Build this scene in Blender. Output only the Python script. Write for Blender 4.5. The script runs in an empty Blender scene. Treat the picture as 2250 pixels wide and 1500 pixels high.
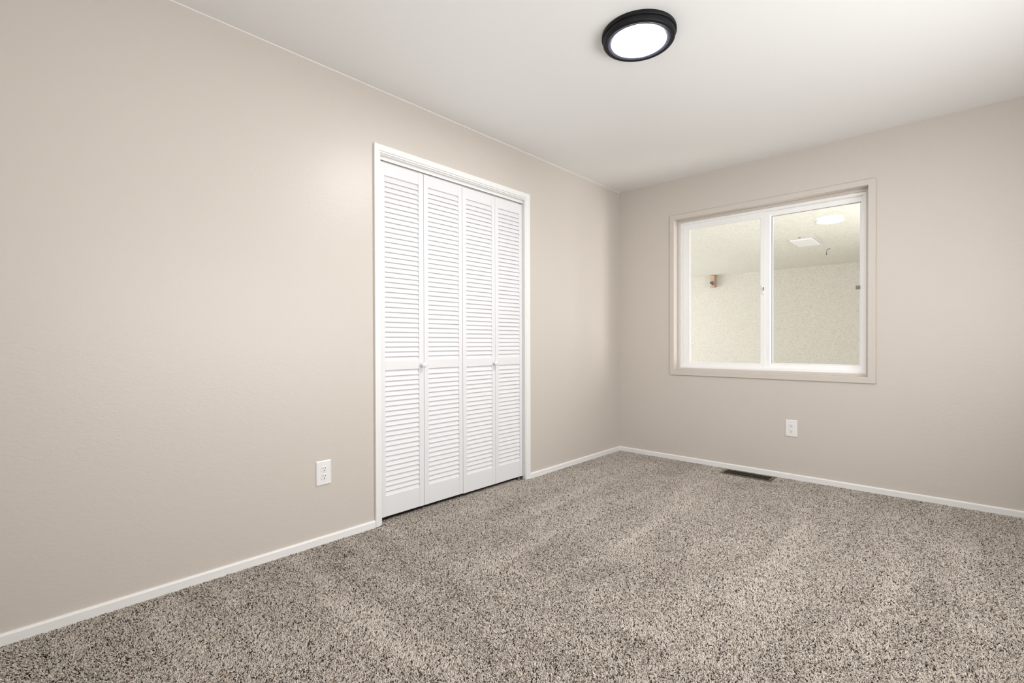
import bpy, bmesh, math, random
import numpy as np
from mathutils import Vector, Matrix

scene = bpy.context.scene
COL = scene.collection
PI = math.pi

# ------------------------------------------------------------------ camera
F_PX, YAW, PITCH, ROLL = 1070.157, 0.74819, -0.00677, -0.00271
cam_data = bpy.data.cameras.new('camera')
cam = bpy.data.objects.new('camera', cam_data)
COL.objects.link(cam)
fw = Vector((-math.sin(YAW) * math.cos(PITCH), math.cos(YAW) * math.cos(PITCH), math.sin(PITCH)))
rt = Vector((math.cos(YAW), math.sin(YAW), 0.0))
up = rt.cross(fw)
r2 = math.cos(ROLL) * rt + math.sin(ROLL) * up
u2 = -math.sin(ROLL) * rt + math.cos(ROLL) * up
m = Matrix((r2, u2, -fw)).transposed().to_4x4()
m.translation = Vector((2.40149, -4.08681, 1.02384))
cam.matrix_world = m
cam_data.sensor_width = 36.0
cam_data.lens = F_PX / 2250 * 36.0
cam_data.shift_y = 9.53351 / 2250
cam_data.clip_start = 0.02
scene.camera = cam

# ------------------------------------------------------------------ colour management, world, lights
scene.view_settings.view_transform = 'Standard'
scene.view_settings.look = 'None'
scene.view_settings.gamma = 1.0
scene.view_settings.use_curve_mapping = False
scene.view_settings.exposure = 0.0

world = bpy.data.worlds.new('sky')
scene.world = world
world.use_nodes = True
bg = world.node_tree.nodes['Background']
bg.inputs['Color'].default_value = (1.0, 1.0, 0.995, 1)
bg.inputs['Strength'].default_value = 1.0


def area_light(name, loc, direction, sx, sy, power, color=(1, 1, 1)):
    d = bpy.data.lights.new(name, 'AREA')
    d.shape = 'RECTANGLE'
    d.size, d.size_y = sx, sy
    d.energy = power
    d.color = color
    o = bpy.data.objects.new(name, d)
    o.location = loc
    o.rotation_euler = Vector(direction).to_track_quat('-Z', 'Y').to_euler()
    COL.objects.link(o)
    return o


# added fill light in an unseen opening of the right wall
area_light('fill_light_right', (3.19, -2.30, 1.20), (-1, 0, 0.28), 2.60, 1.06, 46, (1.0, 0.998, 0.995))
area_light('fill_light_front', (2.25, -4.70, 1.50), (-0.1, 1, 0), 1.10, 1.00, 17, (1.0, 0.998, 0.995))  # second fill light, added behind the camera to brighten the room
# daylight falling into the open side of the patio
area_light('daylight_patio', (-3.9, 2.6, 1.15), (1, 0, 0.1), 4.6, 2.0, 152, (1.0, 0.995, 0.99))
# and into the gap at its other end, beside the house
area_light('daylight_patio_end', (3.75, 0.95, 0.95), (-1, -0.12, -0.12), 1.4, 1.4, 135, (1.0, 0.995, 0.985))

# ------------------------------------------------------------------ materials


def lin(r, g, b):
    f = lambda c: ((c / 255 + 0.055) / 1.055) ** 2.4 if c / 255 > 0.04045 else c / 255 / 12.92
    return (f(r), f(g), f(b), 1.0)


def principled(name, color, rough=0.5, metal=0.0, spec=0.5):
    mt = bpy.data.materials.new(name)
    mt.use_nodes = True
    b = mt.node_tree.nodes['Principled BSDF']
    b.inputs['Base Color'].default_value = color
    b.inputs['Roughness'].default_value = rough
    b.inputs['Metallic'].default_value = metal
    b.inputs['Specular IOR Level'].default_value = spec
    return mt


def add_bump(mt, scale, strength, dist, detail=3.0, stretch=(1, 1, 1), distortion=0.0, rough=0.55, col2=None, colfac=0.0):
    nt = mt.node_tree
    b = nt.nodes['Principled BSDF']
    tc = nt.nodes.new('ShaderNodeTexCoord')
    mp = nt.nodes.new('ShaderNodeMapping')
    mp.inputs['Scale'].default_value = stretch
    nt.links.new(tc.outputs['Object'], mp.inputs['Vector'])
    no = nt.nodes.new('ShaderNodeTexNoise')
    no.inputs['Scale'].default_value = scale
    no.inputs['Detail'].default_value = detail
    no.inputs['Roughness'].default_value = rough
    no.inputs['Distortion'].default_value = distortion
    nt.links.new(mp.outputs['Vector'], no.inputs['Vector'])
    bp = nt.nodes.new('ShaderNodeBump')
    bp.inputs['Strength'].default_value = strength
    bp.inputs['Distance'].default_value = dist
    nt.links.new(no.outputs['Fac'], bp.inputs['Height'])
    nt.links.new(bp.outputs['Normal'], b.inputs['Normal'])
    if col2 is not None:
        mx = nt.nodes.new('ShaderNodeMix')
        mx.data_type = 'RGBA'
        rmp = nt.nodes.new('ShaderNodeMapRange')
        rmp.inputs['From Min'].default_value = 0.48
        rmp.inputs['From Max'].default_value = 0.64
        rmp.inputs['To Max'].default_value = colfac
        nt.links.new(no.outputs['Fac'], rmp.inputs['Value'])
        nt.links.new(rmp.outputs['Result'], mx.inputs['Factor'])
        mx.inputs['A'].default_value = b.inputs['Base Color'].default_value[:]
        mx.inputs['B'].default_value = col2
        nt.links.new(mx.outputs['Result'], b.inputs['Base Color'])
    return mt


WALL_COL = (0.605, 0.556, 0.505, 1)
M_WALL = add_bump(principled('wall_paint', WALL_COL, 0.38, spec=0.5), 30, 0.13, 0.005, 5, (1, 1, 1.8), 1.3)
M_CEIL = add_bump(principled('ceiling_paint', (0.87, 0.87, 0.865, 1), 0.45, spec=0.4), 60, 0.12, 0.003, 4)
M_TRIM = principled('white_trim_paint', (0.83, 0.825, 0.815, 1), 0.35)
M_DOOR = principled('white_door_paint', (0.77, 0.77, 0.785, 1), 0.38)
M_CASE = principled('wall_paint_on_wood', WALL_COL, 0.40)
M_VINYL = principled('white_vinyl', (0.90, 0.90, 0.89, 1), 0.35)
M_GAP_SHADE = principled('grey_gap_shade', (0.30, 0.30, 0.29, 1), 0.5)
M_BLACK = principled('black_metal', (0.008, 0.008, 0.010, 1), 0.5, spec=0.22)
M_INNER = principled('satin_grey_inner_ring', (0.06, 0.06, 0.095, 1), 0.4)
M_PLATE = principled('white_plastic', (0.82, 0.815, 0.81, 1), 0.3)
M_SLOT = principled('dark_slot', (0.02, 0.02, 0.02, 1), 0.6)
M_BRONZE = principled('brown_painted_steel', (0.13, 0.105, 0.08, 1), 0.45, 0.2)
M_DUCT = principled('dark_duct', (0.008, 0.007, 0.006, 1), 0.8)
M_ZINC = principled('zinc_steel', (0.65, 0.65, 0.66, 1), 0.3, 0.9)
M_GREYPL = principled('grey_plastic', (0.24, 0.22, 0.20, 1), 0.5)
M_BACK = principled('carpet_backing', (0.10, 0.085, 0.07, 1), 0.95, spec=0.1)
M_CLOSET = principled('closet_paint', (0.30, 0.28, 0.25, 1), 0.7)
M_STUCCO = add_bump(principled('cream_stucco', (0.66, 0.635, 0.59, 1), 0.9, spec=0.15), 55, 0.60, 0.008, 5, (0.8, 1, 1.7), 1.6, 0.62,
                    (0.36, 0.29, 0.21, 1), 0.58)
M_STUCCO_C = add_bump(principled('pale_stucco', (0.76, 0.75, 0.70, 1), 0.9, spec=0.15), 48, 0.60, 0.008, 5, (0.8, 1.5, 1), 1.6, 0.62,
                      (0.40, 0.36, 0.28, 1), 0.60)
M_CONC = principled('patio_concrete', (0.55, 0.52, 0.47, 1), 0.9)
M_WHITEP = principled('white_panel', (0.82, 0.81, 0.83, 1), 0.5)
M_FRAMEP = principled('off_white_frame', (0.66, 0.64, 0.63, 1), 0.5)
M_LOUVER = principled('dark_bronze_louvers', (0.055, 0.045, 0.035, 1), 0.5, 0.2)
M_WIRE = principled('dark_wire', (0.10, 0.08, 0.06, 1), 0.5, 0.5)


def wood_material(name, c1, c2):
    mt = principled(name, c1, 0.75, spec=0.2)
    nt = mt.node_tree
    tc = nt.nodes.new('ShaderNodeTexCoord')
    mp = nt.nodes.new('ShaderNodeMapping')
    mp.inputs['Scale'].default_value = (45, 45, 4)
    no = nt.nodes.new('ShaderNodeTexNoise')
    no.inputs['Scale'].default_value = 1.0
    no.inputs['Detail'].default_value = 4
    cr = nt.nodes.new('ShaderNodeValToRGB')
    cr.color_ramp.elements[0].position = 0.35
    cr.color_ramp.elements[0].color = c1
    cr.color_ramp.elements[1].position = 0.65
    cr.color_ramp.elements[1].color = c2
    nt.links.new(tc.outputs['Object'], mp.inputs['Vector'])
    nt.links.new(mp.outputs['Vector'], no.inputs['Vector'])
    nt.links.new(no.outputs['Fac'], cr.inputs['Fac'])
    nt.links.new(cr.outputs['Color'], nt.nodes['Principled BSDF'].inputs['Base Color'])
    return mt


M_WOOD = wood_material('weathered_wood', (0.42, 0.25, 0.14, 1), (0.60, 0.42, 0.28, 1))
M_WOODD = wood_material('brown_wood', (0.26, 0.13, 0.05, 1), (0.42, 0.25, 0.12, 1))


def emissive(name, color, strength):
    mt = bpy.data.materials.new(name)
    mt.use_nodes = True
    b = mt.node_tree.nodes['Principled BSDF']
    b.inputs['Base Color'].default_value = (0.8, 0.8, 0.8, 1)
    b.inputs['Emission Color'].default_value = color
    b.inputs['Emission Strength'].default_value = strength
    return mt


M_LAMP = emissive('lit_diffuser', (1.0, 0.99, 0.985, 1), 152.0)
M_PLAMP = emissive('lit_patio_lens', (0.95, 0.96, 1.0, 1), 2.0)


def glass_material():
    mt = bpy.data.materials.new('clear_glass')
    mt.use_nodes = True
    nt = mt.node_tree
    nt.nodes.clear()
    out = nt.nodes.new('ShaderNodeOutputMaterial')
    tr = nt.nodes.new('ShaderNodeBsdfTransparent')
    tr.inputs['Color'].default_value = (0.97, 0.98, 0.97, 1)
    gl = nt.nodes.new('ShaderNodeBsdfGlossy')
    gl.inputs['Roughness'].default_value = 0.02
    lw = nt.nodes.new('ShaderNodeLayerWeight')
    lw.inputs['Blend'].default_value = 0.5
    pw = nt.nodes.new('ShaderNodeMath')
    pw.operation = 'POWER'
    pw.inputs[1].default_value = 5.0
    nt.links.new(lw.outputs['Facing'], pw.inputs[0])
    fr = nt.nodes.new('ShaderNodeMapRange')
    fr.inputs['To Min'].default_value = 0.025
    fr.inputs['To Max'].default_value = 0.95
    nt.links.new(pw.outputs['Value'], fr.inputs['Value'])
    mx = nt.nodes.new('ShaderNodeMixShader')
    nt.links.new(fr.outputs['Result'], mx.inputs['Fac'])
    nt.links.new(tr.outputs['BSDF'], mx.inputs[1])
    nt.links.new(gl.outputs['BSDF'], mx.inputs[2])
    nt.links.new(mx.outputs['Shader'], out.inputs['Surface'])
    return mt


M_GLASS = glass_material()


def screen_material():
    mt = bpy.data.materials.new('pale_insect_screen')
    mt.use_nodes = True
    nt = mt.node_tree
    nt.nodes.clear()
    out = nt.nodes.new('ShaderNodeOutputMaterial')
    tr = nt.nodes.new('ShaderNodeBsdfTransparent')
    tl = nt.nodes.new('ShaderNodeBsdfTranslucent')
    tl.inputs['Color'].default_value = (0.93, 0.93, 0.92, 1)
    mx = nt.nodes.new('ShaderNodeMixShader')
    mx.inputs['Fac'].default_value = 0.045
    nt.links.new(tr.outputs['BSDF'], mx.inputs[1])
    nt.links.new(tl.outputs['BSDF'], mx.inputs[2])
    nt.links.new(mx.outputs['Shader'], out.inputs['Surface'])
    return mt


M_SCREEN = screen_material()


def carpet_material():
    mt = bpy.data.materials.new('flecked_frieze_yarn')
    mt.use_nodes = True
    nt = mt.node_tree
    nt.nodes.clear()
    out = nt.nodes.new('ShaderNodeOutputMaterial')
    df = nt.nodes.new('ShaderNodeBsdfDiffuse')
    at = nt.nodes.new('ShaderNodeAttribute')
    at.attribute_name = 'yarn_colour'
    nt.links.new(at.outputs['Color'], df.inputs['Color'])
    nt.links.new(df.outputs['BSDF'], out.inputs['Surface'])
    return mt


M_YARN = carpet_material()

# ------------------------------------------------------------------ mesh helpers


class MB:
    """collects shapes that become ONE mesh object"""

    def __init__(self):
        self.bm = bmesh.new()

    def box(self, x0, x1, y0, y1, z0, z1, mat=None):
        vs = [self.bm.verts.new(Vector(c)) for c in
              ((x0, y0, z0), (x1, y0, z0), (x1, y1, z0), (x0, y1, z0), (x0, y0, z1), (x1, y0, z1), (x1, y1, z1), (x0, y1, z1))]
        if mat is not None:
            for v in vs:
                v.co = mat @ v.co
        for f in ((0, 3, 2, 1), (4, 5, 6, 7), (0, 1, 5, 4), (1, 2, 6, 5), (2, 3, 7, 6), (3, 0, 4, 7)):
            self.bm.faces.new([vs[i] for i in f])
        return self

    def prism(self, pts, axis, a0, a1):
        """extrude a 2D outline (list of (u,v)) along an axis: x -> (y,z), y -> (x,z), z -> (x,y)"""
        def mk(u, v, a):
            return {'x': (a, u, v), 'y': (u, a, v), 'z': (u, v, a)}[axis]
        lo = [self.bm.verts.new(mk(u, v, a0)) for u, v in pts]
        hi = [self.bm.verts.new(mk(u, v, a1)) for u, v in pts]
        n = len(pts)
        self.bm.faces.new(lo)
        self.bm.faces.new(hi)
        for i in range(n):
            j = (i + 1) % n
            self.bm.faces.new((lo[i], lo[j], hi[j], hi[i]))
        return self

    def ring(self, outer, inner, axis, a0, a1):
        """a mitred rectangular ring: outer/inner = (u0,u1,v0,v1), thickness a0..a1 along axis"""
        def mk(u, v, a):
            return {'x': (a, u, v), 'y': (u, a, v), 'z': (u, v, a)}[axis]
        def rect(r):
            u0, u1, v0, v1 = r
            return [(u0, v0), (u1, v0), (u1, v1), (u0, v1)]
        L = [[self.bm.verts.new(mk(u, v, a)) for u, v in rect(r)] for a in (a0, a1) for r in (outer, inner)]
        o0, i0, o1, i1 = L
        for k in range(4):
            j = (k + 1) % 4
            for q in ((o0[k], o0[j], i0[j], i0[k]), (o1[k], i1[k], i1[j], o1[j]),
                      (o0[k], o1[k], o1[j], o0[j]), (i0[k], i0[j], i1[j], i1[k])):
                self.bm.faces.new(q)
        return self

    def lathe(self, prof, center, axis='z', seg=64, cap0=True, cap1=True):
        """revolve (r, h) about an axis through center; h along the axis"""
        c = Vector(center)
        rings = []
        for r, h in prof:
            ring = []
            for k in range(seg):
                t = 2 * PI * k / seg
                a, b = r * math.cos(t), r * math.sin(t)
                d = {'z': (a, b, h), 'x': (h, a, b), 'y': (a, h, b)}[axis]
                ring.append(self.bm.verts.new(c + Vector(d)))
            rings.append(ring)
        for p, q in zip(rings, rings[1:]):
            for k in range(seg):
                j = (k + 1) % seg
                self.bm.faces.new((p[k], p[j], q[j], q[k]))
        if cap0:
            self.bm.faces.new(rings[0])
        if cap1:
            self.bm.faces.new(rings[-1])
        return self

    def tube(self, pts, radius, seg=8):
        pts = [Vector(p) for p in pts]
        rings = []
        for i, p in enumerate(pts):
            d = (pts[min(i + 1, len(pts) - 1)] - pts[max(i - 1, 0)]).normalized()
            a = d.orthogonal().normalized()
            b = d.cross(a)
            if rings:
                pass
            rings.append([self.bm.verts.new(p + radius * (math.cos(2 * PI * k / seg) * a + math.sin(2 * PI * k / seg) * b)) for k in range(seg)])
        for p, q in zip(rings, rings[1:]):
            for k in range(seg):
                j = (k + 1) % seg
                self.bm.faces.new((p[k], p[j], q[j], q[k]))
        self.bm.faces.new(rings[0])
        self.bm.faces.new(rings[-1])
        return self

    def build(self, name, mat, parent=None, loc=(0, 0, 0), bevel=0.0, smooth=False, bevel_seg=2):
        bmesh.ops.recalc_face_normals(self.bm, faces=self.bm.faces)
        L = Vector(loc)
        for v in self.bm.verts:
            v.co -= L
        me = bpy.data.meshes.new(name)
        self.bm.to_mesh(me)
        self.bm.free()
        me.materials.append(mat)
        o = bpy.data.objects.new(name, me)
        COL.objects.link(o)
        o.location = L
        if parent is not None:
            o.parent = parent
            o.location = L
            if parent.type == 'EMPTY' or True:
                o.matrix_parent_inverse = parent_world(parent).inverted()
        if bevel > 0:
            md = o.modifiers.new('bevel', 'BEVEL')
            md.width = bevel
            md.segments = bevel_seg
            md.limit_method = 'ANGLE'
            md.angle_limit = math.radians(40)
        if smooth:
            for p in me.polygons:
                p.use_smooth = True
            me.set_sharp_from_angle(angle=math.radians(35))
        return o


def parent_world(o):
    return Matrix.LocRotScale(o.location, o.rotation_euler, o.scale) if o.parent is None else \
        parent_world(o.parent) @ o.matrix_parent_inverse @ Matrix.LocRotScale(o.location, o.rotation_euler, o.scale)


def tag(o, label, cat, group=None, kind=None):
    o['label'] = label
    o['category'] = cat
    if group:
        o['group'] = group
    if kind:
        o['kind'] = kind
    return o


def empty(name, loc, label, cat, group=None, kind=None):
    o = bpy.data.objects.new(name, None)
    o.empty_display_size = 0.05
    o.location = loc
    COL.objects.link(o)
    return tag(o, label, cat, group, kind)


def copy_tree(o, parent=None):
    c = o.copy()
    COL.objects.link(c)
    if parent is not None:
        c.parent = parent
        c.matrix_parent_inverse = o.matrix_parent_inverse.copy()
    for ch in list(o.children):
        copy_tree(ch, c)
    return c


# ------------------------------------------------------------------ room shell
H = 2.44
W = 3.15          # right wall
YF = -4.65        # wall behind the camera
FZ = -0.012       # sub-floor, below the pile
CY0, CY1, CZ = -2.580, -1.355, 2.082      # closet opening
WX0, WX1, WZ0, WZ1 = 0.5455, 1.9220, 0.7800, 2.0880   # window opening (inside the jamb lining)
J = 0.016

b = MB()
b.box(-0.80, W, YF, 0, FZ - 0.10, FZ)
tag(b.build('floor', M_BACK), 'sub-floor under the speckled carpet', 'floor', kind='structure')

b = MB()
b.box(-0.14, W + 0.14, YF - 0.14, 0.18, H, H + 0.12)
tag(b.build('ceiling', M_CEIL), 'smooth white painted ceiling of the bedroom', 'ceiling', kind='structure')

b = MB()
b.box(-0.12, 0, YF, CY0 - J, FZ, H)
b.box(-0.12, 0, CY1 + J, 0, FZ, H)
b.box(-0.12, 0, CY0 - J, CY1 + J, CZ + J, H)
tag(b.build('wall_left', M_WALL), 'greige wall with the closet in it', 'wall', kind='structure')

b = MB()
b.box(-0.12, WX0 - J, 0, 0.17, FZ, H)
b.box(WX1 + J, W + 0.12, 0, 0.17, FZ, H)
b.box(WX0 - J, WX1 + J, 0, 0.17, FZ, WZ0 - J)
b.box(WX0 - J, WX1 + J, 0, 0.17, WZ1 + J, H)
tag(b.build('wall_back', M_WALL), 'greige wall with the sliding window in it', 'wall', kind='structure')

b = MB()   # right wall with an unseen opening added for the fill light
RWZ0, RWZ1 = 0.66, 1.74
b.box(W, W + 0.14, YF, 0, FZ, RWZ0)
b.box(W, W + 0.14, YF, 0, RWZ1, H)
for ya, yb in ((YF, -3.62), (-0.98, 0)):
    b.box(W, W + 0.14, ya, yb, RWZ0, RWZ1)
tag(b.build('wall_right', M_WALL), 'greige wall on the right beyond the picture edge', 'wall', kind='structure')

b = MB()   # wall behind the camera, its opening added to let in fill light
b.box(-0.12, 1.65, YF - 0.14, YF, FZ, H)
b.box(2.85, W + 0.14, YF - 0.14, YF, FZ, H)
b.box(1.65, 2.85, YF - 0.14, YF, FZ, 0.95)
b.box(1.65, 2.85, YF - 0.14, YF, 2.05, H)
tag(b.build('wall_front', M_WALL), 'greige wall with an added light opening behind the viewpoint', 'wall', kind='structure')

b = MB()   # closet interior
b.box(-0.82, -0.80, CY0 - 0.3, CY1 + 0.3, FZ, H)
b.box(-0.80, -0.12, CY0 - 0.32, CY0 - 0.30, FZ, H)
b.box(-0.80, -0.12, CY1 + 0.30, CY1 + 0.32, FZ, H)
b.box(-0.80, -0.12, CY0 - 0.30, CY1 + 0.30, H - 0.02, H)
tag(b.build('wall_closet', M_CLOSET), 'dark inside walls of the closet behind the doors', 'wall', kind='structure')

# ceiling paint line where wall meets ceiling
b = MB()
b.prism([(0.0, H), (0.0025, H), (0.0, H - 0.0028)], 'y', YF, 0)
tag(b.build('trim_1', M_CEIL), 'thin white paint bead between left wall and ceiling', 'trim', kind='structure')

# baseboards
BH, BT = 0.038, 0.012
prof = [(0, FZ), (BT, FZ), (BT, BH - 0.007), (BT - 0.002, BH - 0.003), (BT - 0.006, BH), (0, BH)]


def base_left(name, y0, y1, label):
    bb = MB()
    bb.prism(prof, 'y', y0, y1)
    tag(bb.build(name, M_TRIM), label, 'baseboard', kind='structure')


base_left('baseboard_left', YF, -2.627, 'low white baseboard left of the closet')
base_left('baseboard_left', -1.312, 0, 'low white baseboard between closet and room corner')
b = MB()
b.prism([(-u, v) for u, v in prof], 'x', 0.0, W)
tag(b.build('baseboard_back', M_TRIM), 'low white baseboard under the window', 'baseboard', kind='structure')

# ------------------------------------------------------------------ closet casing and jamb
case = MB()
OY0, OY1, OZ = -2.6265, -1.3115, 2.1315
IY0, IY1, IZ = -2.5880, -1.3640, 2.0875


def u_ring(bm_, o, i, x0, x1, zb):
    """three-sided mitred casing: o/i = (y0, y1, ztop)"""
    mk = lambda y, z, x: bm_.bm.verts.new((x, y, z))
    po = [(o[0], zb), (o[0], o[2]), (o[1], o[2]), (o[1], zb)]
    pi_ = [(i[0], zb), (i[0], i[2]), (i[1], i[2]), (i[1], zb)]
    A = [mk(y, z, x0) for y, z in po]
    B = [mk(y, z, x0) for y, z in pi_]
    C = [mk(y, z, x1) for y, z in po]
    D = [mk(y, z, x1) for y, z in pi_]
    for k in range(3):
        for q in ((A[k], A[k + 1], B[k + 1], B[k]), (C[k], D[k], D[k + 1], C[k + 1]),
                  (A[k], C[k], C[k + 1], A[k + 1]), (B[k], B[k + 1], D[k + 1], D[k])):
            bm_.bm.faces.new(q)
    for k in (0, 3):
        bm_.bm.faces.new((A[k], B[k], D[k], C[k]))


u_ring(case, (OY0, OY1, OZ), (IY0 - 0.010, IY1 + 0.010, IZ + 0.010), 0.0, 0.015, 0.0)
u_ring(case, (IY0 - 0.010, IY1 + 0.010, IZ + 0.010), (IY0, IY1, IZ), 0.0, 0.010, 0.0)
t = case.build('trim_2', M_TRIM, bevel=0.002)
tag(t, 'white moulded casing around the closet doors', 'trim', kind='structure')
b = MB()
u_ring(b, (CY0 - J, CY1 + J, CZ + J), (CY0, CY1, CZ), -0.12, 0.0, 0.0)
b.build('jamb', M_TRIM, t)

# head track of the bifold doors
b = MB()
b.box(-0.056, -0.022, CY0, CY1, CZ - 0.002, CZ)
b.box(-0.0245, -0.022, CY0, CY1, 2.0625, CZ - 0.002)
b.box(-0.056, -0.0535, CY0, CY1, 2.0625, CZ - 0.002)
tk = b.build('bifold_door_track', M_TRIM)
tag(tk, 'white metal track under the closet head jamb', 'track')
# floor pivot bracket at the right jamb
piv = empty('pivot_bracket', (-0.040, CY1 - 0.02, 0.0), 'small zinc pivot bracket on the carpet at the right end of the closet doors', 'bracket')
b = MB()
b.box(-0.056, -0.022, CY1 - 0.050, CY1 - 0.002, 0.001, 0.004)
b.box(-0.056, -0.022, CY1 - 0.005, CY1 - 0.002, 0.004, 0.024)
b.build('angle_plate', M_ZINC, piv)
b = MB()
b.lathe([(0.004, 0.004), (0.004, 0.030)], (-0.036, CY1 - 0.034, 0), 'z', 12)
b.build('pin', M_ZINC, piv)

# ------------------------------------------------------------------ louvered bifold doors
DX0, DX1 = -0.055, -0.026        # panel thickness (back, front)
DZ0, DZ1 = 0.0265, 2.0545
ZB, ZM0, ZM1, ZT = 0.146, 0.866, 0.920, 1.982
PITCH_L = 0.0286


def stiles_rails(y0, y1, s0, s1):
    bb = MB()
    bb.box(DX0, DX1, y0, y0 + s0, DZ0, DZ1)
    bb.box(DX0, DX1, y1 - s1, y1, DZ0, DZ1)
    for z0, z1 in ((DZ0, ZB), (ZM0, ZM1), (ZT, DZ1)):
        bb.box(DX0 + 0.001, DX1 - 0.0012, y0 + s0, y1 - s1, z0, z1)
    return bb


def louvers(y0, y1, z0, z1):
    bb = MB()
    n = int(round((z1 - z0) / PITCH_L))
    p = (z1 - z0) / n
    tilt = math.radians(70)
    hw, ht = 0.0188, 0.0028
    xc = DX1 - 0.0013 - hw * math.cos(tilt) - ht
    for k in range(n + 1):
        zc = z0 + (k + 0.5) * p - 0.002
        if k == n:
            continue
        # slat profile in (x, z): front edge low, rounded
        pts = []
        for u, w in ((-hw, -ht), (hw - 0.002, -ht), (hw, -ht * 0.3), (hw, ht * 0.3), (hw - 0.002, ht), (-hw, ht)):
            x = u * math.cos(tilt) + w * math.sin(tilt)
            z = -u * math.sin(tilt) + w * math.cos(tilt)
            pts.append((xc + x, min(max(zc + z, z0 - 0.004), z1 + 0.004)))
        bb.prism(pts, 'y', y0, y1)
    return bb


def bifold(name, loc_y, panels, knob_y, knob_z, label, drop=0.0):
    root = empty(name, (DX1, loc_y, DZ0), label, 'door', 'louvered closet doors', 'thing')
    for (y0, y1, s0, s1, has_knob) in panels:
        pn = stiles_rails(y0, y1, s0, s1).build('hinged_panel', M_DOOR, root, bevel=0.0015)
        louvers(y0 + s0 - 0.002, y1 - s1 + 0.002, ZM1, ZT).build('louver_slats', M_DOOR, pn)
        louvers(y0 + s0 - 0.002, y1 - s1 + 0.002, ZB, ZM0).build('louver_slats', M_DOOR, pn)
        if has_knob:
            kb = MB()
            kb.lathe([(0.0095, 0.0), (0.0085, 0.003), (0.0075, 0.012), (0.0105, 0.016), (0.0150, 0.021), (0.0165, 0.026),
                      (0.0155, 0.031), (0.0115, 0.035), (0.005, 0.037)], (DX1, knob_y, knob_z), 'x', 32)
            kb.build('knob', M_DOOR, pn, smooth=True)
    if drop:
        root.location.z -= drop
    return root


G = 0.0012
y0, y1, y2, y3, y4 = -2.5745, -2.2640, -1.9500, -1.6440, -1.3590
bifold('louvered_bifold_door', y0, [(y0, y1 - G, 0.037, 0.036, True), (y1 + G, y2 - G * 1.2, 0.033, 0.031, False)], -2.284, 0.889,
       'white louvered bifold door filling the left half of the closet')
bifold('louvered_bifold_door', y4, [(y2 + G * 1.2, y3 - G, 0.033, 0.031, False), (y3 + G, y4, 0.033, 0.029, True)], -1.6625, 0.882,
       'white louvered bifold door filling the closet half nearer the window', drop=0.0025)

# ------------------------------------------------------------------ window
win = empty('window_1', (1.234, 0, 0.78), 'white vinyl sliding window in a greige casing', 'window', kind='structure')
b = MB()
b.ring((0.5090, 1.9640, 0.7395, 2.1255), (WX0, WX1, WZ0, WZ1), 'y', -0.013, 0.0)
b.build('casing', M_CASE, win, bevel=0.0015)
b = MB()
b.ring((WX0 - J, WX1 + J, WZ0 - J, WZ1 + J), (WX0 + 0.0008, WX1 - 0.0008, WZ0 + 0.0008, WZ1 - 0.0008), 'y', -0.0100, 0.17)
b.build('jamb_lining', M_CASE, win)
b = MB()
S = 0.020
b.ring((WX0, WX1, WZ0, WZ1), (WX0 + S, WX1 - S, WZ0 + S, WZ1 - S), 'y', 0.058, 0.076)
b.build('stop_moulding', M_CASE, win, bevel=0.002)
b = MB()
V = 0.040
b.ring((WX0, WX1, WZ0, WZ1), (WX0 + V, WX1 - V, WZ0 + V, WZ1 - V), 'y', 0.077, 0.165)
b.ring((WX0 + 0.01, WX1 - 0.01, WZ0 + 0.01, WZ1 - 0.01), (WX0 + V + 0.010, WX1 - V - 0.010, WZ0 + V + 0.008, WZ1 - V - 0.008), 'y', 0.105, 0.160)
b.build('vinyl_frame', M_VINYL, win, bevel=0.0012)
# sliding sash (left)
sash = MB()
sx0, sx1, sz0, sz1 = WX0 + V + 0.001, 1.2830, WZ0 + V - 0.002, WZ1 - V + 0.002
gx0, gx1, gz0, gz1 = 0.6460, 1.2170, 0.8465, 2.0035
sash.ring((sx0, 1.2420, sz0, sz1), (gx0, gx1, gz0, gz1), 'y', 0.086, 0.104)
sash.box(1.2420, sx1, 0.0935, 0.1040, sz0, sz1)
sash.ring((gx0 - 0.004, gx1 + 0.004, gz0 - 0.004, gz1 + 0.004), (gx0 + 0.004, gx1 - 0.004, gz0 + 0.004, gz1 - 0.004), 'y', 0.0935, 0.0955)
sash_o = sash.build('sliding_sash', M_VINYL, win, bevel=0.0015)
b = MB()
b.box(gx0 - 0.004, gx1 + 0.004, 0.0960, 0.0990, gz0 - 0.004, gz1 + 0.004)
b.build('glass_pane', M_GLASS, sash_o)
b = MB()
b.box(1.2285, 1.2400, 0.0760, 0.0865, 1.398, 1.470)
b.prism([(1.2290, 1.440), (1.2350, 1.444), (1.2395, 1.470), (1.2300, 1.470)], 'y', 0.064, 0.078)
lk = b.build('sash_latch', M_PLATE, sash_o, bevel=0.0015)
b = MB()
b.box(1.2395, 1.2412, 0.0715, 0.0840, 1.428, 1.456)
b.build('latch_slot', M_SLOT, sash_o)
# fine insect screen outside the sliding sash
b = MB()
b.box(gx0 - 0.03, 1.2480, 0.1500, 0.1505, gz0 - 0.03, gz1 + 0.03)
b.build('insect_screen', M_SCREEN, win)
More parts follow.
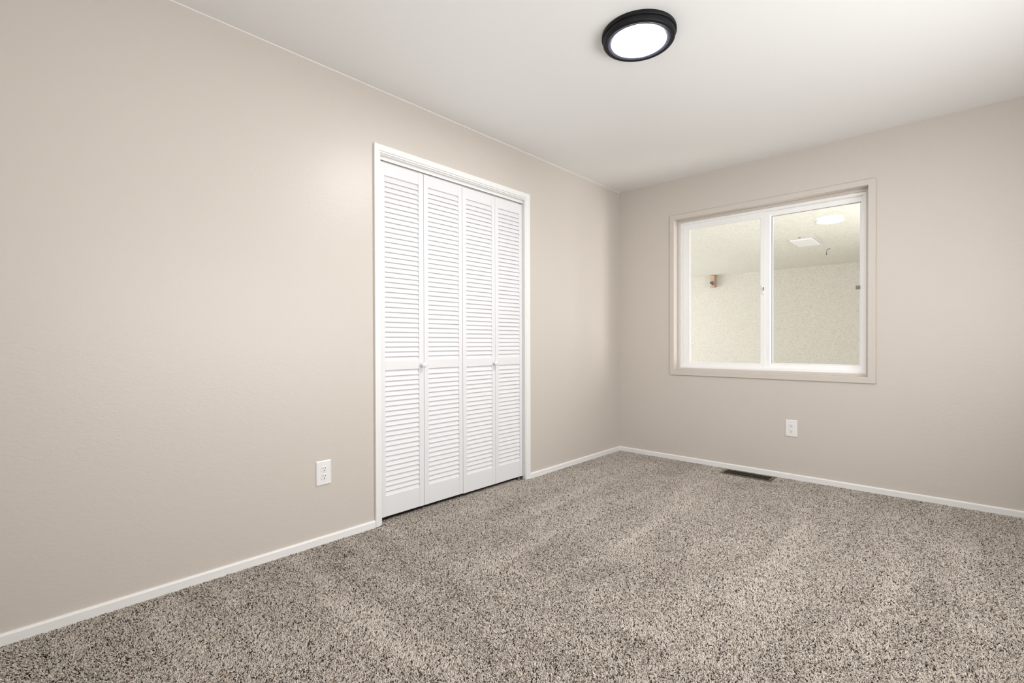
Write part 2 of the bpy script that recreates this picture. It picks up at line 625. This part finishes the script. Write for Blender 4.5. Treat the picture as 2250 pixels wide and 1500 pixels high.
# fixed light (right)
fix = MB()
fx0, fx1, fz0, fz1 = 1.2550, WX1 - V + 0.002, WZ0 + V - 0.002, WZ1 - V + 0.002
hx0, hx1, hz0, hz1 = 1.2880, 1.8690, 0.8520, 2.0110
fix.ring((fx0, fx1, fz0, fz1), (hx0, hx1, hz0, hz1), 'y', 0.1060, 0.1420)
fix.ring((hx0 - 0.002, hx1 + 0.002, hz0 - 0.002, hz1 + 0.002), (hx0 + 0.010, hx1 - 0.010, hz0 + 0.006, hz1 - 0.006), 'y', 0.1220, 0.1320)
fix_o = fix.build('fixed_sash', M_VINYL, win, bevel=0.0012)
b = MB()
b.box(hx0, hx1, 0.1330, 0.1360, hz0, hz1)
b.build('glass_pane', M_GLASS, fix_o)
b = MB()
b.ring((hx0, hx1, hz0, hz1), (hx0 + 0.0055, hx1 - 0.0010, hz0 + 0.0008, hz1 - 0.003), 'y', 0.1195, 0.1222)
b.build('gap_shade_strip', M_GAP_SHADE, fix_o)  # grey strip painting in the shadow gap, widest at left and top
b = MB()
b.box(1.8350, 1.8600, 0.1150, 0.1325, 1.396, 1.4215)
b.box(1.8420, 1.8530, 0.1120, 0.1150, 1.403, 1.415)
b.build('vent_stop', M_GREYPL, fix_o, bevel=0.001)

# ------------------------------------------------------------------ outlets


def outlet():
    root = empty('wall_outlet', (0, 0, 0), 'x', 'outlet', 'duplex wall outlets')
    bb = MB()
    # bevelled plate: local frame, x across, z up, -y out of the wall
    hw, hh = 0.040, 0.0625
    pts0 = [(-hw, -hh), (hw, -hh), (hw, hh), (-hw, hh)]
    bb.box(-hw, hw, -0.0030, 0, -hh, hh)
    hw2, hh2 = hw - 0.0045, hh - 0.0045
    A = [bb.bm.verts.new((x, -0.0030, z)) for x, z in pts0]
    B = [bb.bm.verts.new((x, -0.0065, z)) for x, z in ((-hw2, -hh2), (hw2, -hh2), (hw2, hh2), (-hw2, hh2))]
    bb.bm.faces.new(B)
    for k in range(4):
        j = (k + 1) % 4
        bb.bm.faces.new((A[k], A[j], B[j], B[k]))
    bb.build('cover_plate', M_PLATE, root, bevel=0.0008)
    for zc in (0.0195, -0.0195):
        rb = MB()
        pts = []
        for k in range(40):
            a = 2 * PI * k / 40
            x, z = 0.0172 * math.cos(a), 0.0172 * math.sin(a)
            pts.append((x, zc + max(-0.0138, min(0.0138, z))))
        rb.prism(pts, 'y', -0.0062, -0.0085)
        rc = rb.build('receptacle', M_PLATE, root, bevel=0.0006)
        sb = MB()
        sb.box(-0.0076, -0.0052, -0.0089, -0.0070, zc + 0.0005, zc + 0.0095)
        sb.box(0.0052, 0.0074, -0.0089, -0.0070, zc + 0.0015, zc + 0.0090)
        sb.lathe([(0.0028, -0.0070), (0.0028, -0.0089)], (0, 0, zc - 0.0068), 'y', 16)
        sb.build('slots', M_SLOT, rc)
    sb = MB()
    sb.lathe([(0.0030, -0.0060), (0.0030, -0.0070), (0.0022, -0.0074)], (0, 0, 0), 'y', 20)
    sb.build('screw', M_PLATE, root)
    return root


o1 = outlet()
o1['label'] = 'white duplex outlet on the wall left of the closet'
o2 = copy_tree(o1)
o2['label'] = 'white duplex outlet on the wall below the window'
o1.location = (0.0, -2.9205, 0.361)
o1.rotation_euler = (0, 0, PI / 2)
o2.location = (1.4565, 0.0, 0.377)

# ------------------------------------------------------------------ floor register
vx0, vx1, vy0, vy1 = 1.000, 1.368, -0.196, -0.040
vent = empty('floor_register', ((vx0 + vx1) / 2, (vy0 + vy1) / 2, FZ), 'dark brown metal floor vent in the carpet beneath the window', 'vent')
b = MB()
ix0, ix1, iy0, iy1 = vx0 + 0.024, vx1 - 0.024, vy0 + 0.018, vy1 - 0.024
b.ring((vx0, vx1, vy0, vy1), (vx0 + 0.010, vx1 - 0.010, vy0 + 0.010, vy1 - 0.010), 'z', FZ, 0.002)
b.ring((vx0 + 0.010, vx1 - 0.010, vy0 + 0.010, vy1 - 0.010), (ix0, ix1, iy0, iy1), 'z', FZ, 0.0055)
b.build('frame', M_BRONZE, vent, bevel=0.0015)
n = 26
for k in range(1, n):
    x = ix0 + (ix1 - ix0) * k / n
    sb = MB()
    mt = Matrix.Translation((x, 0, -0.001)) @ Matrix.Rotation(math.radians(18), 4, 'Y')
    sb.box(-0.0012, 0.0012, iy0 - 0.001, iy1 + 0.001, -0.0075, 0.0055, mt)
    sb.build('louver', M_LOUVER, vent)
b = MB()
b.box(ix0, ix1, (iy0 + iy1) / 2 - 0.002, (iy0 + iy1) / 2 + 0.002, -0.008, 0.0035)
b.build('divider_bar', M_LOUVER, vent)
b = MB()
b.box(ix0, ix1, iy0, iy1, FZ, FZ + 0.0015)
b.build('duct_opening', M_DUCT, vent)

# ------------------------------------------------------------------ ceiling lamp
LX, LY = 1.3030, -2.0440
lamp = empty('ceiling_lamp', (LX, LY, H), 'round black flush-mount ceiling lamp with a glowing white disc', 'lamp')
b = MB()
b.lathe([(0.150, H), (0.1655, H), (0.1665, H - 0.004), (0.1665, H - 0.014), (0.1645, H - 0.0165), (0.158, H - 0.0170), (0.150, H - 0.0165)], (LX, LY, 0), 'z', 96)
b.build('base_ring', M_BLACK, lamp, smooth=True)
b = MB()
b.lathe([(0.1500, H - 0.016), (0.1600, H - 0.017), (0.1610, H - 0.022), (0.1600, H - 0.036), (0.1565, H - 0.041), (0.1500, H - 0.0435), (0.1440, H - 0.0435),
         (0.1410, H - 0.0420), (0.1380, H - 0.0395)], (LX, LY, 0), 'z', 96, True, False)
b.build('rim', M_BLACK, lamp, smooth=True)
b = MB()
b.lathe([(0.1400, H - 0.0410), (0.1385, H - 0.0425), (0.1365, H - 0.0428), (0.1300, H - 0.0415), (0.1215, H - 0.0395)], (LX, LY, 0), 'z', 96, False, False)
b.build('inner_ring', M_INNER, lamp, smooth=True)
b = MB()
b.lathe([(0.1225, H - 0.0400), (0.1000, H - 0.0415), (0.0500, H - 0.0425), (0.004, H - 0.0428)], (LX, LY, 0), 'z', 96, False, True)
b.build('diffuser', M_LAMP, lamp, smooth=True)

# ------------------------------------------------------------------ covered patio outside
PZ, PY, PX0, PX1 = 2.30, 5.44, -3.6, 3.6
b = MB()
b.box(PX0 - 3.0, PX1 + 0.2, PY, PY + 0.2, -0.15, PZ + 0.2)
tag(b.build('wall_outside', M_STUCCO), 'cream stucco patio wall seen through the window', 'wall', kind='structure')
b = MB()
b.box(PX1, PX1 + 0.2, 3.1, PY, -0.15, PZ + 0.2)
tag(b.build('wall_outside_right', M_STUCCO), 'cream stucco end wall of the patio', 'wall', kind='structure')
b = MB()
b.box(PX0, PX1 + 0.2, 0.172, PY, PZ, PZ + 0.12)
tag(b.build('ceiling_outside', M_STUCCO_C), 'pale stucco patio ceiling seen through the window', 'ceiling', kind='structure')
b = MB()
b.box(PX0 - 3.0, PX1 + 0.2, 0.17, PY + 0.2, -0.25, -0.15)
tag(b.build('floor_outside', M_CONC), 'concrete patio floor outside the window', 'floor', kind='structure')

pl = empty('patio_ceiling_light', (1.3636, 1.9597, PZ), 'glowing round white light on the patio ceiling', 'lamp')
b = MB()
b.lathe([(0.127, PZ), (0.128, PZ - 0.006), (0.124, PZ - 0.010), (0.112, PZ - 0.012)], (1.3636, 1.9597, 0), 'z', 64, True, False)
b.build('rim', M_WHITEP, pl, smooth=True)
b = MB()
b.lathe([(0.118, PZ - 0.0115), (0.07, PZ - 0.014), (0.003, PZ - 0.015)], (1.3636, 1.9597, 0), 'z', 64, True, True)
b.build('lens', M_PLAMP, pl, smooth=True)

hx0_, hx1_, hy0_, hy1_ = 0.776, 1.066, 2.705, 3.285
hatch = empty('ceiling_access_panel', ((hx0_ + hx1_) / 2, (hy0_ + hy1_) / 2, PZ), 'white rectangular access panel on the patio ceiling', 'panel')
b = MB()
b.ring((hx0_, hx1_, hy0_, hy1_), (hx0_ + 0.035, hx1_ - 0.035, hy0_ + 0.06, hy1_ - 0.06), 'z', PZ - 0.008, PZ)
b.build('frame', M_FRAMEP, hatch, bevel=0.002)
b = MB()
b.box(hx0_ + 0.020, hx1_ - 0.034, hy0_ + 0.06, hy1_ - 0.035, PZ - 0.022, PZ)
b.build('cover', M_WHITEP, hatch)
b = MB()
b.box(0.905, 0.930, hy0_ - 0.012, hy0_, PZ - 0.006, PZ)
b.build('catch', M_WIRE, hatch)

b = MB()
b.tube([(1.055, 3.775, PZ), (1.050, 3.775, PZ - 0.006), (1.022, 3.765, PZ - 0.008), (1.018, 3.763, PZ - 0.030), (1.014, 3.762, PZ - 0.062)], 0.0035)
b.lathe([(0.003, -0.062), (0.006, -0.066), (0.006, -0.082), (0.002, -0.086)], (1.014, 3.762, PZ), 'z', 12)
tag(b.build('ceiling_hook', M_WIRE, smooth=True), 'tiny dark wire hook hanging from the patio ceiling', 'hook')

wb = empty('wood_bracket', (-1.115, PY, 2.17), 'weathered wood block with a dark fitting high on the patio wall', 'bracket')
b = MB()
b.box(-1.1640, -1.0830, PY - 0.125, PY - 0.100, 2.0520, 2.2900)
b.build('face_board', M_WOOD, wb, bevel=0.002)
b = MB()
b.box(-1.1500, -1.0760, PY - 0.099, PY, 2.0750, 2.2930)
b.build('backing_block', M_WOODD, wb, bevel=0.002)
b = MB()
b.box(-1.1520, -1.0860, PY - 0.150, PY - 0.1255, 2.1050, 2.1720)
ft = b.build('metal_fitting', M_BLACK, wb, bevel=0.003)
b = MB()
b.prism([(-1.1480, 2.1280), (-1.1100, 2.1060), (-1.1480, 2.1060)], 'y', PY - 0.156, PY - 0.1502)
b.build('white_tab', M_PLATE, ft)

# ------------------------------------------------------------------ carpet pile (real yarn tufts)
rng = np.random.default_rng(7)
DENS = 90000
ax0, ax1, ay0, ay1 = BT + 0.002, W - 0.01, YF + 0.02, -BT - 0.002
N = int((ax1 - ax0) * (ay1 - ay0) * DENS)
# jittered grid keeps the pile evenly dense
cell = 1 / math.sqrt(DENS)
gx = np.arange(ax0, ax1, cell)
gy = np.arange(ay0, ay1, cell)
X, Y = np.meshgrid(gx, gy)
X, Y = X.ravel(), Y.ravel()
gx2 = np.arange(-0.062, ax0, cell)
gy2 = np.arange(CY0, CY1, cell)
X2, Y2 = np.meshgrid(gx2, gy2)
X = np.concatenate([X, X2.ravel()])
Y = np.concatenate([Y, Y2.ravel()])
X = X + rng.uniform(-0.5, 0.5, X.size) * cell
Y = Y + rng.uniform(-0.5, 0.5, Y.size) * cell
keep = ~((X > vx0 - 0.001) & (X < vx1 + 0.001) & (Y > vy0 - 0.001) & (Y < vy1 + 0.001))
# outside the closet doorway the pile stops at the baseboards
keep &= (X > BT) | ((Y > CY0 + 0.003) & (Y < CY1 - 0.003))
keep &= ~((X < 0.017) & (X > -0.002) & ((Y < IY0 + 0.002) | (Y > IY1 - 0.002)) & (Y > OY0 - 0.002) & (Y < OY1 + 0.002))
keep &= ~((X > -0.060) & (X < -0.018) & (Y > CY1 - 0.054))
X, Y = X[keep], Y[keep]
N = X.size


def smooth_noise(x, y, sx, sy, seed):
    r = np.random.default_rng(seed)
    g = r.uniform(-1, 1, (64, 64))
    u, v = (x / sx) % 64, (y / sy) % 64
    i, j = u.astype(int), v.astype(int)
    fu, fv = u - i, v - j
    fu, fv = fu * fu * (3 - 2 * fu), fv * fv * (3 - 2 * fv)
    i1, j1 = (i + 1) % 64, (j + 1) % 64
    return (g[i % 64, j % 64] * (1 - fu) * (1 - fv) + g[i1, j % 64] * fu * (1 - fv) + g[i % 64, j1] * (1 - fu) * fv + g[i1, j1] * fu * fv)


# vacuum lanes: across the room in the front part, along it in the back part
wgt = np.clip((Y + 2.75) / 0.35 + 0.35 * smooth_noise(X, Y, 0.4, 0.4, 3), 0, 1)
laneA = smooth_noise(X, Y, 0.75, 0.10, 11) + 0.5 * smooth_noise(X, Y, 0.20, 0.06, 12)
laneB = 0.55 * smooth_noise(X, Y, 0.11, 0.80, 13) + 0.4 * smooth_noise(X, Y, 0.08, 0.22, 14)
lane = laneA * (1 - wgt) + laneB * wgt + 0.3 * smooth_noise(X, Y, 0.10, 0.10, 15)
for (ax_, c_, a_, b_, wd_, am_) in ((0, -3.17, 0.45, 1.35, 0.030, 2.2), (0, -3.45, 0.05, 0.95, 0.028, 1.8), (0, -2.93, 0.30, 0.95, 0.022, 1.1),
                                  (1, 0.50, -2.4, -1.1, 0.035, 1.3), (1, 0.80, -2.6, -0.9, 0.030, 1.1), (1, 1.12, -2.7, -0.8, 0.035, 1.0), (1, 1.75, -2.7, -0.7, 0.040, 0.9)):
    u_, t_ = (X, Y) if ax_ == 0 else (Y, X)
    wob = 0.012 * np.sin(u_ * 5 + c_ * 9)
    lane += am_ * np.exp(-((t_ - c_ - wob) / wd_) ** 2) * np.clip((u_ - a_) / 0.25, 0, 1) * np.clip((b_ - u_) / 0.25, 0, 1) * (0.75 + 0.5 * smooth_noise(X, Y, 0.09, 0.09, 21))
# lean azimuth: towards / away from the viewpoint side
az = rng.uniform(0, 2 * PI, N)
lean_r = rng.uniform(0.2, 1.0, N)
lx = np.cos(az) * lean_r * 0.0085 + 0.0050 * lane * (-0.65)
ly = np.sin(az) * lean_r * 0.0085 + 0.0050 * lane * 0.75
near_wall = np.minimum(X - BT, -BT - Y)
sq = np.clip(near_wall / 0.012, 0.0, 1)
lx = np.where((X - BT < 0.012) & (X > BT), np.abs(lx) * 0.8, lx)
ly = np.where(-BT - Y < 0.012, -np.abs(ly) * 0.8, ly)
hgt = rng.uniform(0.0100, 0.0145, N)
hgt = np.where(X < 0.004, hgt * 0.85, hgt)
curl = rng.uniform(-1, 1, (N, 2)) * 0.0026
P = np.zeros((N, 4, 3), np.float32)
for k, s in enumerate((0.0, 0.45, 0.8, 1.0)):
    P[:, k, 0] = X + lx * s ** 1.7 + curl[:, 0] * math.sin(s * PI)
    P[:, k, 1] = Y + ly * s ** 1.7 + curl[:, 1] * math.sin(s * PI)
    P[:, k, 2] = FZ + hgt * (1.45 * s - 0.50 * s * s)
R = np.zeros((N, 4), np.float32)
rad = rng.uniform(0.00085, 0.00135, N)
for k, f in enumerate((0.9, 1.1, 1.0, 0.62)):
    R[:, k] = rad * f
colr = np.ones((N, 4), np.float32)
q = rng.random(N)
v = rng.uniform(0.78, 1.22, N)[:, None]
cream = np.array([0.63, 0.575, 0.515])
tan = np.array([0.31, 0.245, 0.19])
dark = np.array([0.035, 0.026, 0.021])
colr[:, :3] = np.where((q < 0.76)[:, None], cream * v, np.where((q < 0.87)[:, None], tan * v, dark * v))
hc = bpy.data.hair_curves.new('carpet_pile')
hc.add_curves([4] * N)
hc.points.foreach_set('position', P.reshape(-1))
ra = hc.attributes.get('radius') or hc.attributes.new('radius', 'FLOAT', 'POINT')
ra.data.foreach_set('value', R.reshape(-1))
ca = hc.attributes.new('yarn_colour', 'FLOAT_COLOR', 'CURVE')
ca.data.foreach_set('color', colr.reshape(-1))
hc.materials.append(M_YARN)
pile = bpy.data.objects.new('carpet_pile', hc)
COL.objects.link(pile)
tag(pile, 'speckled taupe frieze carpet covering the whole floor', 'carpet', kind='stuff')
